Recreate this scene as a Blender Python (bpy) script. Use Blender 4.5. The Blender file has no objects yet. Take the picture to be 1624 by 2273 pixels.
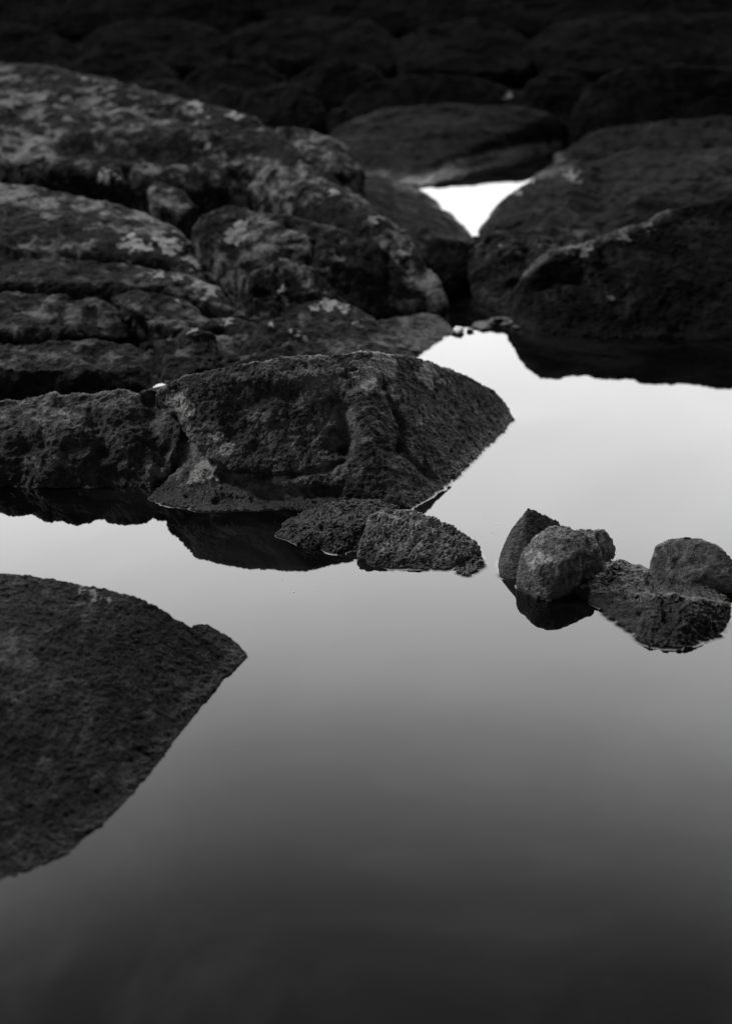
import bpy, bmesh, math, random
import numpy as np
from mathutils import Vector
random.seed(5)
S = bpy.context.scene
COL = S.collection

# ------------------------------------------------------------------ camera
CAM_H = 1.5
PITCH = math.radians(27.0)
FPX, CX, CY = 2728.0, 812.0, 1136.5          # focal length and centre in working pixels (1624 x 2273)
cam = bpy.data.cameras.new('camera')
co = bpy.data.objects.new('camera', cam); COL.objects.link(co)
co.location = (0, 0, CAM_H)
co.rotation_euler = (math.pi/2 - PITCH, 0, 0)
cam.sensor_fit = 'VERTICAL'; cam.sensor_height = 41.66; cam.lens = 50.0
cam.clip_start = 0.05; cam.clip_end = 3000
S.camera = co
cam.dof.use_dof = True

def ray(px, py):
    x = (px-CX)/FPX; y = -(py-CY)/FPX
    return (x, math.cos(PITCH)+y*math.sin(PITCH), -math.sin(PITCH)+y*math.cos(PITCH))
def depth_y(row):
    d = ray(CX, row); return CAM_H*d[1]/-d[2]
def P(px, py, row=None):
    """point seen at (px,py) standing above the ground row `row`"""
    if row is None: row = py
    d = ray(px, py); t = depth_y(row)/d[1]
    return (d[0]*t, d[1]*t, CAM_H+d[2]*t)
def G(px, row): return P(px, row, row)

cam.dof.focus_distance = math.hypot(depth_y(1238), CAM_H)*math.cos(math.atan((1238-CY)/FPX))
cam.dof.aperture_fstop = 2.0
cam.dof.aperture_blades = 9

# ------------------------------------------------------------------ sky
SUN_EL, SUN_AZ = math.radians(46), math.radians(-68)      # azimuth from +Y towards +X
w = bpy.data.worlds.new('World'); S.world = w; w.use_nodes = True
nt = w.node_tree; N = nt.nodes; L = nt.links; N.clear()
out = N.new('ShaderNodeOutputWorld'); bg = N.new('ShaderNodeBackground'); L.new(bg.outputs[0], out.inputs[0])
sky = N.new('ShaderNodeTexSky'); sky.sky_type = 'NISHITA'; sky.sun_disc = False
sky.sun_elevation = SUN_EL; sky.sun_rotation = SUN_AZ; sky.dust_density = 4
bw = N.new('ShaderNodeRGBToBW'); L.new(sky.outputs[0], bw.inputs[0])
tc = N.new('ShaderNodeTexCoord')
sep = N.new('ShaderNodeSeparateXYZ'); L.new(tc.outputs['Generated'], sep.inputs[0])
# uneven stratus: wobble the elevation a little
wn = N.new('ShaderNodeTexNoise'); wn.inputs['Scale'].default_value = 2.2; wn.inputs['Detail'].default_value = 3
L.new(tc.outputs['Generated'], wn.inputs['Vector'])
wob = N.new('ShaderNodeMath'); wob.operation = 'MULTIPLY_ADD'; L.new(wn.outputs['Fac'], wob.inputs[0])
wob.inputs[1].default_value = 0.07; L.new(sep.outputs['Z'], wob.inputs[2])
off = N.new('ShaderNodeMath'); off.operation = 'SUBTRACT'; L.new(wob.outputs[0], off.inputs[0]); off.inputs[1].default_value = 0.035
ramp = N.new('ShaderNodeValToRGB'); L.new(off.outputs[0], ramp.inputs[0])
SKY = [(0.0, 2.2), (.125, 3.4), (.223, 4.6), (.274, 5.4), (.341, 6.6), (.409, 7.4), (.458, 7.8), (.506, 7.2), (.538, 6.5), (.568, 5.8),
       (.611, 4.3), (.652, 2.7), (.702, 1.15), (.727, .62), (.762, .45), (1.0, .35)]
cr = ramp.color_ramp
while len(cr.elements) > 1: cr.elements.remove(cr.elements[-1])
for i, (z, v) in enumerate(SKY):
    e = cr.elements[0] if i == 0 else cr.elements.new(z)
    e.position = z; v = v/10; e.color = (v, v, v, 1)
# bright over the far shore; unseen sky beside and behind dimmed to darken facing rock
az = N.new('ShaderNodeMapRange'); az.interpolation_type = 'SMOOTHSTEP'
L.new(sep.outputs['Y'], az.inputs['Value'])
az.inputs['From Min'].default_value = 0.22; az.inputs['From Max'].default_value = 0.62
az.inputs['To Min'].default_value = 0.05; az.inputs['To Max'].default_value = 1.0
lr = N.new('ShaderNodeMath'); lr.operation = 'MULTIPLY_ADD'; L.new(sep.outputs['X'], lr.inputs[0]); lr.inputs[1].default_value = -.42; lr.inputs[2].default_value = 1.0
st = N.new('ShaderNodeTexNoise'); st.inputs['Scale'].default_value = 5; st.inputs['Detail'].default_value = 5; st.inputs['Distortion'].default_value = .8
mp = N.new('ShaderNodeMapping'); mp.inputs['Scale'].default_value = (.6, .6, 1.8); mp.inputs['Rotation'].default_value = (0, .25, 0); L.new(tc.outputs['Generated'], mp.inputs[0]); L.new(mp.outputs[0], st.inputs['Vector'])
sm_ = N.new('ShaderNodeMath'); sm_.operation = 'MULTIPLY_ADD'; L.new(st.outputs['Fac'], sm_.inputs[0]); sm_.inputs[1].default_value = .36; sm_.inputs[2].default_value = .82
l2 = N.new('ShaderNodeMath'); l2.operation = 'MULTIPLY'; L.new(lr.outputs[0], l2.inputs[0]); L.new(sm_.outputs[0], l2.inputs[1])
l3 = N.new('ShaderNodeMath'); l3.operation = 'MULTIPLY'; L.new(l2.outputs[0], l3.inputs[0]); L.new(az.outputs[0], l3.inputs[1])
m1 = N.new('ShaderNodeMath'); m1.operation = 'MULTIPLY'; L.new(ramp.outputs[0], m1.inputs[0]); L.new(l3.outputs[0], m1.inputs[1])
m2 = N.new('ShaderNodeMath'); m2.operation = 'MULTIPLY_ADD'; L.new(m1.outputs[0], m2.inputs[0]); m2.inputs[1].default_value = 10.0
m3 = N.new('ShaderNodeMath'); m3.operation = 'MULTIPLY'; L.new(bw.outputs[0], m3.inputs[0]); m3.inputs[1].default_value = 0.006
L.new(m3.outputs[0], m2.inputs[2])
L.new(m2.outputs[0], bg.inputs['Color']); bg.inputs['Strength'].default_value = 1.0

sun = bpy.data.lights.new('sun', 'SUN'); so = bpy.data.objects.new('sun', sun); COL.objects.link(so)
sun.energy = 3.0; sun.angle = math.radians(9); sun.color = (1.0, .99, .98)
sd = Vector((math.sin(SUN_AZ)*math.cos(SUN_EL), math.cos(SUN_AZ)*math.cos(SUN_EL), math.sin(SUN_EL)))
so.rotation_euler = sd.to_track_quat('Z', 'Y').to_euler()

S.view_settings.view_transform = 'Standard'; S.view_settings.look = 'None'
S.view_settings.exposure = 0; S.view_settings.gamma = 1
S.render.engine = 'CYCLES'

# ------------------------------------------------------------------ materials
def new_mat(name):
    m = bpy.data.materials.new(name); m.use_nodes = True
    n = m.node_tree.nodes; l = m.node_tree.links
    return m, n, l, n['Principled BSDF']
def math_node(n, l, op, a, b=None, c=None, clamp=False):
    k = n.new('ShaderNodeMath'); k.operation = op; k.use_clamp = clamp
    for i, v in enumerate((a, b, c)):
        if v is None: continue
        if isinstance(v, (int, float)): k.inputs[i].default_value = v
        else: l.new(v, k.inputs[i])
    return k.outputs[0]
def noise(n, l, vec, scale, detail=4, rough=.6, dist=0.0):
    k = n.new('ShaderNodeTexNoise'); k.inputs['Scale'].default_value = scale
    k.inputs['Detail'].default_value = detail; k.inputs['Roughness'].default_value = rough
    k.inputs['Distortion'].default_value = dist
    l.new(vec, k.inputs['Vector']); return k.outputs['Fac']
def step(n, l, v, a, b, lo=0.0, hi=1.0):
    k = n.new('ShaderNodeMapRange'); k.interpolation_type = 'SMOOTHSTEP'
    l.new(v, k.inputs['Value'])
    for s, x in (('From Min', a), ('From Max', b), ('To Min', lo), ('To Max', hi)): k.inputs[s].default_value = x
    return k.outputs[0]

def rock_material(name, base=.035, lichen=.12, amount=.5, grain=1.0, bump=1.0, rough=.75, wet=.02, lscale=9, spec=.3, spotv=.15):
    """dark basalt: crusty grain, paler lichen crust, darker and glossier band at the waterline"""
    m, n, l, bs = new_mat(name)
    g = n.new('ShaderNodeNewGeometry'); pos = g.outputs['Position']
    sp = n.new('ShaderNodeSeparateXYZ'); l.new(pos, sp.inputs[0])
    big = noise(n, l, pos, 3.0*grain, 5, .6)
    mid = noise(n, l, pos, 22*grain, 6, .65)
    fin = noise(n, l, pos, 120*grain, 5, .7)
    # base colour variation
    a = math_node(n, l, 'MULTIPLY_ADD', big, 1.8, -.1)
    b = math_node(n, l, 'MAXIMUM', math_node(n, l, 'MULTIPLY_ADD', mid, 3.0, -.7), .15)
    c = math_node(n, l, 'MAXIMUM', math_node(n, l, 'MULTIPLY_ADD', fin, 3.0, -.7), .15)
    v = math_node(n, l, 'MULTIPLY', math_node(n, l, 'MULTIPLY', a, b), c)
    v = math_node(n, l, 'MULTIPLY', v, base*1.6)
    # lichen crust, in patches
    ln = noise(n, l, pos, lscale, 7, .68, .3)
    lb = noise(n, l, pos, lscale*.22, 3, .5)
    lm = math_node(n, l, 'MULTIPLY_ADD', lb, .5, ln)
    lm = step(n, l, lm, .97-.42*amount, 1.15-.42*amount)
    at = n.new('ShaderNodeAttribute'); at.attribute_name = 'lichen'
    sp_n = noise(n, l, pos, 15*grain, 8, .78, .6)
    spot = math_node(n, l, 'MULTIPLY_ADD', sp_n, 2.4, at.outputs['Fac'])
    spot = math_node(n, l, 'MULTIPLY', step(n, l, spot, 1.5, 1.66), step(n, l, at.outputs['Fac'], .02, .2))
    lcol = math_node(n, l, 'MULTIPLY', math_node(n, l, 'MAXIMUM', math_node(n, l, 'MULTIPLY_ADD', fin, 2.6, -.3), .2), lichen)
    mx = n.new('ShaderNodeMix'); mx.data_type = 'FLOAT'; l.new(lm, mx.inputs[0]); l.new(v, mx.inputs[2]); l.new(lcol, mx.inputs[3])
    mx2 = n.new('ShaderNodeMix'); mx2.data_type = 'FLOAT'; l.new(spot, mx2.inputs[0]); l.new(mx.outputs[0], mx2.inputs[2])
    l.new(math_node(n, l, 'MULTIPLY', math_node(n, l, 'MULTIPLY_ADD', mid, .8, .6), spotv), mx2.inputs[3])
    ac = n.new('ShaderNodeAttribute'); ac.attribute_name = 'crust_lit_rim'  # pale shore edges and rims; light on the rims put into the colour
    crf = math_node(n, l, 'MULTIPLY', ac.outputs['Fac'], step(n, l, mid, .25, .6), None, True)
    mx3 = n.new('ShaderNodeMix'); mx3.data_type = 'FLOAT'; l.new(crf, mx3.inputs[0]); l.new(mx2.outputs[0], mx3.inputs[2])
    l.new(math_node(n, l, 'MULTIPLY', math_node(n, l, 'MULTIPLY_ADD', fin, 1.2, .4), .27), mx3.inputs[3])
    # wet band
    zz = math_node(n, l, 'MULTIPLY_ADD', mid, -wet*1.2, sp.outputs['Z'])
    wt = step(n, l, zz, 0.0, wet*1.6, 1.0, 0.0)
    colv = math_node(n, l, 'MULTIPLY', mx3.outputs[0], math_node(n, l, 'MULTIPLY_ADD', wt, -.55, 1.0))
    cc = n.new('ShaderNodeCombineColor')
    for i in range(3): l.new(colv, cc.inputs[i])
    l.new(cc.outputs[0], bs.inputs['Base Color'])
    l.new(math_node(n, l, 'MULTIPLY_ADD', wt, -(rough-.38), math_node(n, l, 'MULTIPLY_ADD', mid, .2, rough-.1)), bs.inputs['Roughness'])
    l.new(math_node(n, l, 'MULTIPLY_ADD', wt, max(0, min(.42, spec*2.4)-spec), spec), bs.inputs['Specular IOR Level'])
    # relief
    vo = n.new('ShaderNodeTexVoronoi'); vo.inputs['Scale'].default_value = 60*grain
    wv = n.new('ShaderNodeVectorMath'); wv.operation = 'MULTIPLY_ADD'
    nz = n.new('ShaderNodeTexNoise'); nz.inputs['Scale'].default_value = 30*grain; l.new(pos, nz.inputs['Vector'])
    l.new(nz.outputs['Color'], wv.inputs[0]); wv.inputs[1].default_value = (.03/grain,)*3; l.new(pos, wv.inputs[2])
    l.new(wv.outputs[0], vo.inputs['Vector'])
    pit = step(n, l, vo.outputs['Distance'], .05, .5)
    h = math_node(n, l, 'ADD', math_node(n, l, 'MULTIPLY', fin, .9), math_node(n, l, 'MULTIPLY', mid, 1.2))
    h = math_node(n, l, 'MULTIPLY_ADD', pit, .45, h)
    h = math_node(n, l, 'MULTIPLY_ADD', lm, .12, h)
    bp = n.new('ShaderNodeBump'); bp.inputs['Strength'].default_value = .8*bump; bp.inputs['Distance'].default_value = .012/grain
    l.new(h, bp.inputs['Height']); l.new(bp.outputs[0], bs.inputs['Normal'])
    return m

M = {}
M['crag']   = rock_material('lichen_basalt', .018, .155, .55, 1.5, 1.2, .9, .03, 13, .03, .24)
M['bank']   = rock_material('bank_basalt', .019, .10, .50, 1.3, 1.3, .9, .03, 14, .04, .22)
M['shade']  = rock_material('shaded_basalt', .0095, .028, .48, 1.1, 1.2, .9, .03, 12, .03)  # darker copy of the bank basalt, shade put into the base colour
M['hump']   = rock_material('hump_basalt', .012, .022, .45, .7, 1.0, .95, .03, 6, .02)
M['far']    = rock_material('far_basalt', .006, .011, .40, .5, 1.0, .95, .04, 5, .01)  # near-black base: the far shore's shade is put into the colour
M['main']   = rock_material('pitted_basalt', .058, .20, .52, 1.9, 2.2, .7, .022, 14, .16, .33)
M['near']   = rock_material('near_basalt', .024, .075, .45, 1.6, 1.8, .85, .014, 22, .06)
M['stone']  = rock_material('stone_basalt', .13, .34, .50, 2.6, 2.2, .55, .010, 40, .25)
M['slate']  = rock_material('slaty_basalt', .05, .15, .40, 2.2, 1.5, .45, .012, 30, .2)
M['wet']    = rock_material('wet_basalt', .028, .11, .35, 2.4, 1.8, .3, .03, 40, .4)
M['pale']   = rock_material('pale_stone', .12, .24, .6, 2.6, 1.0, .7, .01, 40, .2)
M['moss']   = rock_material('dark_moss', .022, .04, .2, 5.0, 1.4, .95, .01, 40, .03)

m, n, l, bs = new_mat('still_water')
bs.inputs['Roughness'].default_value = 0.012; bs.inputs['IOR'].default_value = 1.333
g = n.new('ShaderNodeNewGeometry')
h = noise(n, l, g.outputs['Position'], 5, 2, .5)
silt = step(n, l, noise(n, l, g.outputs['Position'], 1.6, 6, .62, 1.2), .42, .72, .0012, .008)   # silt hanging in the water
cc = n.new('ShaderNodeCombineColor')
for i in range(3): l.new(silt, cc.inputs[i])
l.new(cc.outputs[0], bs.inputs['Base Color'])
bp = n.new('ShaderNodeBump'); bp.inputs['Strength'].default_value = .05; bp.inputs['Distance'].default_value = .002
l.new(h, bp.inputs['Height']); l.new(bp.outputs[0], bs.inputs['Normal'])
M['water'] = m

m, n, l, bs = new_mat('dry_leaf')
bs.inputs['Base Color'].default_value = (.02, .02, .02, 1); bs.inputs['Roughness'].default_value = .6
M['leaf'] = m
m, n, l, bs = new_mat('pale_shell')
g = n.new('ShaderNodeNewGeometry')
cv = math_node(n, l, 'MULTIPLY_ADD', noise(n, l, g.outputs['Position'], 90, 3, .6), .5, .35)
cc = n.new('ShaderNodeCombineColor')
for i in range(3): l.new(cv, cc.inputs[i])
l.new(cc.outputs[0], bs.inputs['Base Color']); bs.inputs['Roughness'].default_value = .5
M['shell'] = m

# ------------------------------------------------------------------ numpy noise
rs = np.random.RandomState(11)
_p = rs.permutation(256); _p = np.concatenate([_p, _p, _p]).astype(np.int64)
_g = rs.normal(size=(256, 3)); _g /= np.linalg.norm(_g, axis=1)[:, None]; _g = _g.astype(np.float32)
def perlin(p):
    i = np.floor(p).astype(np.int64); f = (p-i).astype(np.float32); i &= 255
    u = f*f*f*(f*(f*6-15)+10)
    r = 0
    for dx in (0, 1):
        for dy in (0, 1):
            for dz in (0, 1):
                h = _p[_p[_p[(i[:, 0]+dx) & 255]+((i[:, 1]+dy) & 255)]+((i[:, 2]+dz) & 255)]
                gr = _g[h]
                d = gr[:, 0]*(f[:, 0]-dx)+gr[:, 1]*(f[:, 1]-dy)+gr[:, 2]*(f[:, 2]-dz)
                wx = u[:, 0] if dx else 1-u[:, 0]; wy = u[:, 1] if dy else 1-u[:, 1]; wz = u[:, 2] if dz else 1-u[:, 2]
                r = r+d*wx*wy*wz
    return r*1.5
def fbm(p, f, o=4, g=.5, ridged=False):
    r = 0; a = 1; t = 0
    for k in range(o):
        v = perlin(p*f+17.3*k)
        if ridged: v = 1-2*np.abs(v)-.5
        r = r+a*v; t += a; a *= g; f *= 2.03
    return r/t

# ------------------------------------------------------------------ rock builder
def proj(p):
    x = p[:, 0]; y = p[:, 1]; z = p[:, 2]-CAM_H
    dep = y*math.cos(PITCH)-z*math.sin(PITCH)
    up = y*math.sin(PITCH)+z*math.cos(PITCH)
    return CX+FPX*x/dep, CY-FPX*up/dep, dep
def polydist(px, py, pts):
    best = np.full(px.shape, 1e9, np.float32)
    if len(pts) == 1: return np.hypot(px-pts[0][0], py-pts[0][1])
    for (x0, y0), (x1, y1) in zip(pts[:-1], pts[1:]):
        dx, dy = x1-x0, y1-y0
        t = np.clip(((px-x0)*dx+(py-y0)*dy)/(dx*dx+dy*dy+1e-9), 0, 1)
        best = np.minimum(best, np.hypot(px-x0-t*dx, py-y0-t*dy))
    return best

def tag(o, label, cat, group=None, kind=None):
    if label: o['label'] = label
    if cat: o['category'] = cat
    if group: o['group'] = group
    if kind: o['kind'] = kind
    return o

BASE = -0.15
ROCKS = []
def rock(name, label, cat, mat, lobes, res=3.0, soft=10, big=8, med=4, fine=1.6, crust_lit_rim=1.1, size=150, strokes=(), spots=(), lit_rims=(), group=None, base=None, back=.45, seed=0, ridge=.5, dr=0, knob=.8):
    """lobes: lists of (px, py, ground_row[, 1 = no foot]); lengths res, soft, big.. are in working pixels"""
    base = BASE if base is None else base
    bm = bmesh.new()
    deps = []
    for lb in lobes:
        vs = []
        for q in lb:
            px, py = q[0], q[1]; row = q[2]+dr if len(q) > 2 else q[1]+dr*.5
            x, y, z = P(px, py, row)
            deps.append(y*math.cos(PITCH)-(z-CAM_H)*math.sin(PITCH))
            vs.append(bm.verts.new((x, y, z)))
            if len(q) < 4:
                vs.append(bm.verts.new((x, y, base)))
                if z > .01 and back: vs.append(bm.verts.new((x, y+back*z, base)))
        r = bmesh.ops.convex_hull(bm, input=vs)
        bmesh.ops.delete(bm, geom=list({e for e in r['geom_interior'] if isinstance(e, bmesh.types.BMVert)} | {e for e in r['geom_unused'] if isinstance(e, bmesh.types.BMVert)}), context='VERTS')
    bmesh.ops.triangulate(bm, faces=bm.faces[:])
    bmesh.ops.recalc_face_normals(bm, faces=bm.faces[:])
    mpp = float(np.mean(deps))/FPX                 # metres per working pixel at this rock
    me = bpy.data.meshes.new(name); bm.to_mesh(me); bm.free()
    o = bpy.data.objects.new(name, me); COL.objects.link(o)
    vox = res*mpp
    r = o.modifiers.new('r', 'REMESH'); r.mode = 'VOXEL'; r.voxel_size = vox*2
    s = o.modifiers.new('s', 'SMOOTH'); s.factor = .5; s.iterations = max(1, int((.6*soft*mpp/(vox*2*.6))**2)+1)
    u = o.modifiers.new('u', 'SUBSURF'); u.levels = 1; u.render_levels = 1
    dg = bpy.context.evaluated_depsgraph_get()
    ev = o.evaluated_get(dg); nm = bpy.data.meshes.new_from_object(ev)
    o.modifiers.clear(); o.data = nm; nm.name = name; bpy.data.meshes.remove(me)
    nv = len(nm.vertices)
    c = np.empty(nv*3, np.float32); nm.vertices.foreach_get('co', c); c = c.reshape(-1, 3)
    def normals():
        k = np.empty(nv*3, np.float32); nm.vertices.foreach_get('normal', k); return k.reshape(-1, 3)
    nn = normals(); c = c+nn*(soft*.12*mpp)
    q = c/mpp+seed*131.7                           # noise space in pixels, so relief has the right visible size
    wq = q+np.stack([perlin(q/size*1.3+9.1), perlin(q/size*1.3+31.7), perlin(q/size*1.3+57.1)], 1)*size*.25
    d = big*1.6*fbm(wq, 1/size, 3, .5)
    d += med*(fbm(wq, 4/size, 4, .55)*(1-ridge)*1.6+ridge*(fbm(wq, 5/size, 4, .5, True)+.1))
    px, py, dep = proj(c)
    toward = c-np.array([0, 0, CAM_H], np.float32); toward /= np.linalg.norm(toward, axis=1)[:, None]
    face = np.clip(.25-(nn*toward).sum(1)*2.5, 0, 1)
    for (pts, wd, dp) in strokes:
        jx = perlin(q/40+3)*wd*.5; jy = perlin(q/40+77)*wd*.5
        dd = polydist(px+jx, py+jy, pts)
        d += dp*np.exp(-(dd/wd)**2)*face
    c = c+nn*(d*mpp)[:, None]
    nm.vertices.foreach_set('co', c.ravel()); nm.update()
    if fine > 0:
        nn = normals()
        q = c/mpp+seed*131.7
        f = fbm(q, 1/11, 3, .6)
        pit = -np.clip(fbm(q, 1/9, 2, .5)-.28, 0, 1)*2.2
        cr = -np.clip(.12-np.abs(fbm(q+50, 1/34, 2, .5)), 0, 1)*8*np.clip(perlin(q/90+4)*3, 0, 1)
        nod = np.abs(perlin(q/17+8))*1.1+np.abs(perlin(q/8.5+3))*.55-.4
        big_pit = -np.clip(perlin(q/15+60)-.42, 0, 1)*3.5
        c = c+nn*(fine*crust_lit_rim*(f*1.5+pit+cr*.6+nod*knob+big_pit)*mpp)[:, None]
        nm.vertices.foreach_set('co', c.ravel()); nm.update()
    la = np.zeros(nv, np.float32)
    px, py, dep = proj(c)
    for (sx, sy, rr) in spots:
        wx = perlin(q/rr*.9+sx)*rr*1.1+perlin(q/rr*2.4+sy)*rr*.5; wy = perlin(q/rr*.9+sy+40)*rr*1.1+perlin(q/rr*2.4+sx+80)*rr*.5
        dd = np.hypot((px-sx+wx), (py-sy+wy)*1.25)/rr
        la = np.maximum(la, np.clip(1.0-dd*.8, 0, 1))
    a = nm.attributes.new('lichen', 'FLOAT', 'POINT'); a.data.foreach_set('value', la)
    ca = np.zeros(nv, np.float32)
    for (pts, wd, st) in lit_rims:
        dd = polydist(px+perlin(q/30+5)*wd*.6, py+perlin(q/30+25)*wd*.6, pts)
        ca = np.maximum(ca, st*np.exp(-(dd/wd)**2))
    a = nm.attributes.new('crust_lit_rim', 'FLOAT', 'POINT'); a.data.foreach_set('value', ca)
    nm.polygons.foreach_set('use_smooth', np.ones(len(nm.polygons), bool))
    nm.materials.clear(); nm.materials.append(M[mat])
    # origin on the ground under the rock
    ctr = Vector((float(c[:, 0].mean()), float(c[:, 1].mean()), 0))
    nm.transform(__import__('mathutils').Matrix.Translation(-ctr)); o.location = ctr
    tag(o, label, cat, group); ROCKS.append(o)
    print(name, nv)
    return o

def obj(name, bm, mat, smooth=True):
    me = bpy.data.meshes.new(name); bm.to_mesh(me); bm.free()
    if smooth:
        for p in me.polygons: p.use_smooth = True
    me.materials.append(M[mat]); o = bpy.data.objects.new(name, me); COL.objects.link(o); return o

# ------------------------------------------------------------------ water and ground
bm = bmesh.new(); R_ = 400
bmesh.ops.create_grid(bm, x_segments=8, y_segments=8, size=R_)
WATER = obj('water', bm, 'water', False); tag(WATER, 'still dark tide pool mirroring the pale sky between the rocks', 'water', kind='structure')

LAND = [
 [(-900, 1060), (157, 1060), (340, 1060), (600, 1085), (860, 1080), (1000, 960), (900, 850), (900, 760), (940, 690), (930, 640), (960, 590), (1010, 545), (960, 470), (860, 430), (820, 350), (760, 322), (-900, 322)],
 [(1220, 700), (2300, 720), (2300, 330), (1300, 335), (1240, 400), (1150, 480), (1110, 560), (1150, 640)],
]
def inpoly(x, y, poly):
    r = np.zeros(x.shape, bool); n_ = len(poly)
    for i in range(n_):
        x0, y0 = poly[i]; x1, y1 = poly[(i+1) % n_]
        c_ = ((y0 > y) != (y1 > y)) & (x < (x1-x0)*(y-y0)/(y1-y0+1e-12)+x0)
        r ^= c_
    return r
gx = np.concatenate([np.linspace(-60, -7, 30)[:-1], np.arange(-7, 7, .05), np.linspace(7, 60, 30)])
gy = np.concatenate([np.arange(1.0, 16, .05), np.linspace(16, 90, 60)])
X, Y = np.meshgrid(gx, gy)
ins = np.zeros(X.shape, bool)
for pl in LAND: ins |= inpoly(X, Y, [G(*q)[:2] for q in pl])
YF = depth_y(318)
ins |= (Y > YF+.35)
f = ins.astype(np.float32)
for _ in range(14):
    f[1:-1, 1:-1] = (f[:-2, 1:-1]+f[2:, 1:-1]+f[1:-1, :-2]+f[1:-1, 2:]+f[1:-1, 1:-1]*2)/6
pp = np.stack([X.ravel(), Y.ravel(), 0*X.ravel()], 1)
nz = fbm(pp, .9, 5, .55).reshape(X.shape)
Z = -.2+.21*f+nz*.05*f+np.clip(Y-9.5, 0, 12)*.02
Z = np.where(f < .02, -.25, Z)
bm = bmesh.new()
me = bpy.data.meshes.new('ground')
ny, nx = X.shape
idx = np.arange(nx*ny).reshape(ny, nx)
faces = np.stack([idx[:-1, :-1], idx[:-1, 1:], idx[1:, 1:], idx[1:, :-1]], -1).reshape(-1, 4)
me.from_pydata(np.stack([X, Y, Z], -1).reshape(-1, 3).tolist(), [], faces.tolist()); bm.free()
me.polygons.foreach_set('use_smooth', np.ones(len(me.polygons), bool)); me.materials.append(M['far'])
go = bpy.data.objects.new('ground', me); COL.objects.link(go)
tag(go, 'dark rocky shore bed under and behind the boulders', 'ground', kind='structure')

# ------------------------------------------------------------------ rocks, near to far
GS = 'small stones across the middle of the pool'
GL = 'boulders of the left bank'
GR = 'boulders of the right bank'
GF = 'dark boulders of the far shore'

rock('boulder', 'large dark boulder sloping into the pool at lower left, nearest the viewer', 'boulder', 'near', [
 [(508, 1446, 1462), (446, 1567), (375, 1659), (298, 1761), (229, 1829), (155, 1893), (60, 1935), (-80, 1990), (-80, 1266, 1440), (60, 1276, 1440), (157, 1290, 1440),
  (230, 1306, 1445), (300, 1322, 1450), (350, 1350, 1450), (410, 1396, 1450), (440, 1404, 1450), (200, 1440, 1550), (60, 1480, 1610), (-80, 1500, 1650), (230, 1560, 1640), (350, 1500, 1560)],
 [(400, 1405, 1450), (430, 1386, 1434), (460, 1385, 1430), (502, 1410, 1432), (535, 1434, 1442), (552, 1458), (498, 1508), (446, 1566), (380, 1600, 1620), (430, 1450, 1480)]],
 res=2.6, soft=5, big=4, med=5.5, fine=2.0, size=100, seed=1,
 strokes=[([(425, 1400), (470, 1450), (500, 1500)], 10, -7)], spots=[(205, 1318, 16), (240, 1330, 12), (180, 1310, 14)])

rock('boulder', 'central pitted boulder with a hollowed front face, tapering to a point in bright water', 'boulder', 'main', [
 [(346, 868, 1026), (400, 841, 1044), (450, 824, 1046), (520, 808, 1046), (600, 799, 1043), (680, 789, 1038), (740, 783, 1030), (830, 780, 1014), (900, 790, 990),
  (392, 960, 1066), (440, 1000, 1084), (520, 1042, 1098), (620, 1052, 1104), (720, 1036, 1100), (840, 1085, 1112), (800, 960, 1072), (905, 1129), (600, 920, 1076), (500, 900, 1066)],
 [(760, 781, 1028), (830, 780, 1014), (900, 790, 990), (960, 806, 968), (1000, 823, 950), (1050, 845, 936), (1092, 863, 926), (1120, 896, 922), (1142, 932, 932),
  (1064, 1006), (1005, 1070), (953, 1104), (905, 1131), (840, 1122), (770, 1060, 1095), (800, 900, 1052), (880, 900, 1030), (960, 930, 1010), (860, 1020, 1085)],
 [(326, 1108), (365, 1070, 1090), (400, 1042, 1078), (440, 1028, 1072), (520, 1043, 1078), (620, 1058, 1085), (760, 1056, 1088), (850, 1066, 1095), (432, 1138), (520, 1132), (600, 1122), (760, 1118), (905, 1130)]],
 res=2.1, soft=7, big=7, med=3.5, fine=2.6, size=130, seed=2,
 strokes=[([(540, 940), (620, 950), (700, 950)], 60, -11), ([(365, 950), (405, 985), (440, 1012)], 17, -26), ([(740, 900), (750, 960)], 22, -8), ([(768, 1000), (772, 955), (764, 905)], 14, -24), ([(745, 988), (772, 985)], 18, -16), ([(885, 1000), (893, 940), (862, 880), (842, 840)], 8, -11), ([(885, 990), (930, 1040), (960, 1065)], 8, -8),
          ([(430, 1012), (520, 1054), (620, 1062), (720, 1042), (765, 1020)], 7, -15), ([(385, 870), (372, 940), (400, 1010)], 22, -18), ([(430, 870), (470, 930), (500, 1000), (560, 1040)], 24, 12),
          ([(540, 900), (600, 870), (640, 885)], 14, -8), ([(470, 850), (600, 835), (700, 830)], 22, 6), ([(800, 880), (810, 960), (840, 1040)], 30, 12), ([(420, 1062), (460, 1052)], 30, 14), ([(350, 1100), (380, 1085)], 14, -6), ([(500, 1062), (560, 1090), (600, 1085)], 12, -9), ([(480, 1108), (560, 1104), (640, 1098), (740, 1090)], 11, -12)],
 spots=[(415, 898, 24), (398, 880, 16), (837, 797, 46), (812, 812, 34), (820, 848, 30), (850, 815, 26), (870, 870, 18), (950, 832, 34), (985, 846, 18), (935, 940, 12), (790, 830, 14), (840, 830, 20), (480, 965, 18), (505, 1000, 18), (450, 1050, 34), (480, 1060, 20), (620, 1065, 14)])

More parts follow.
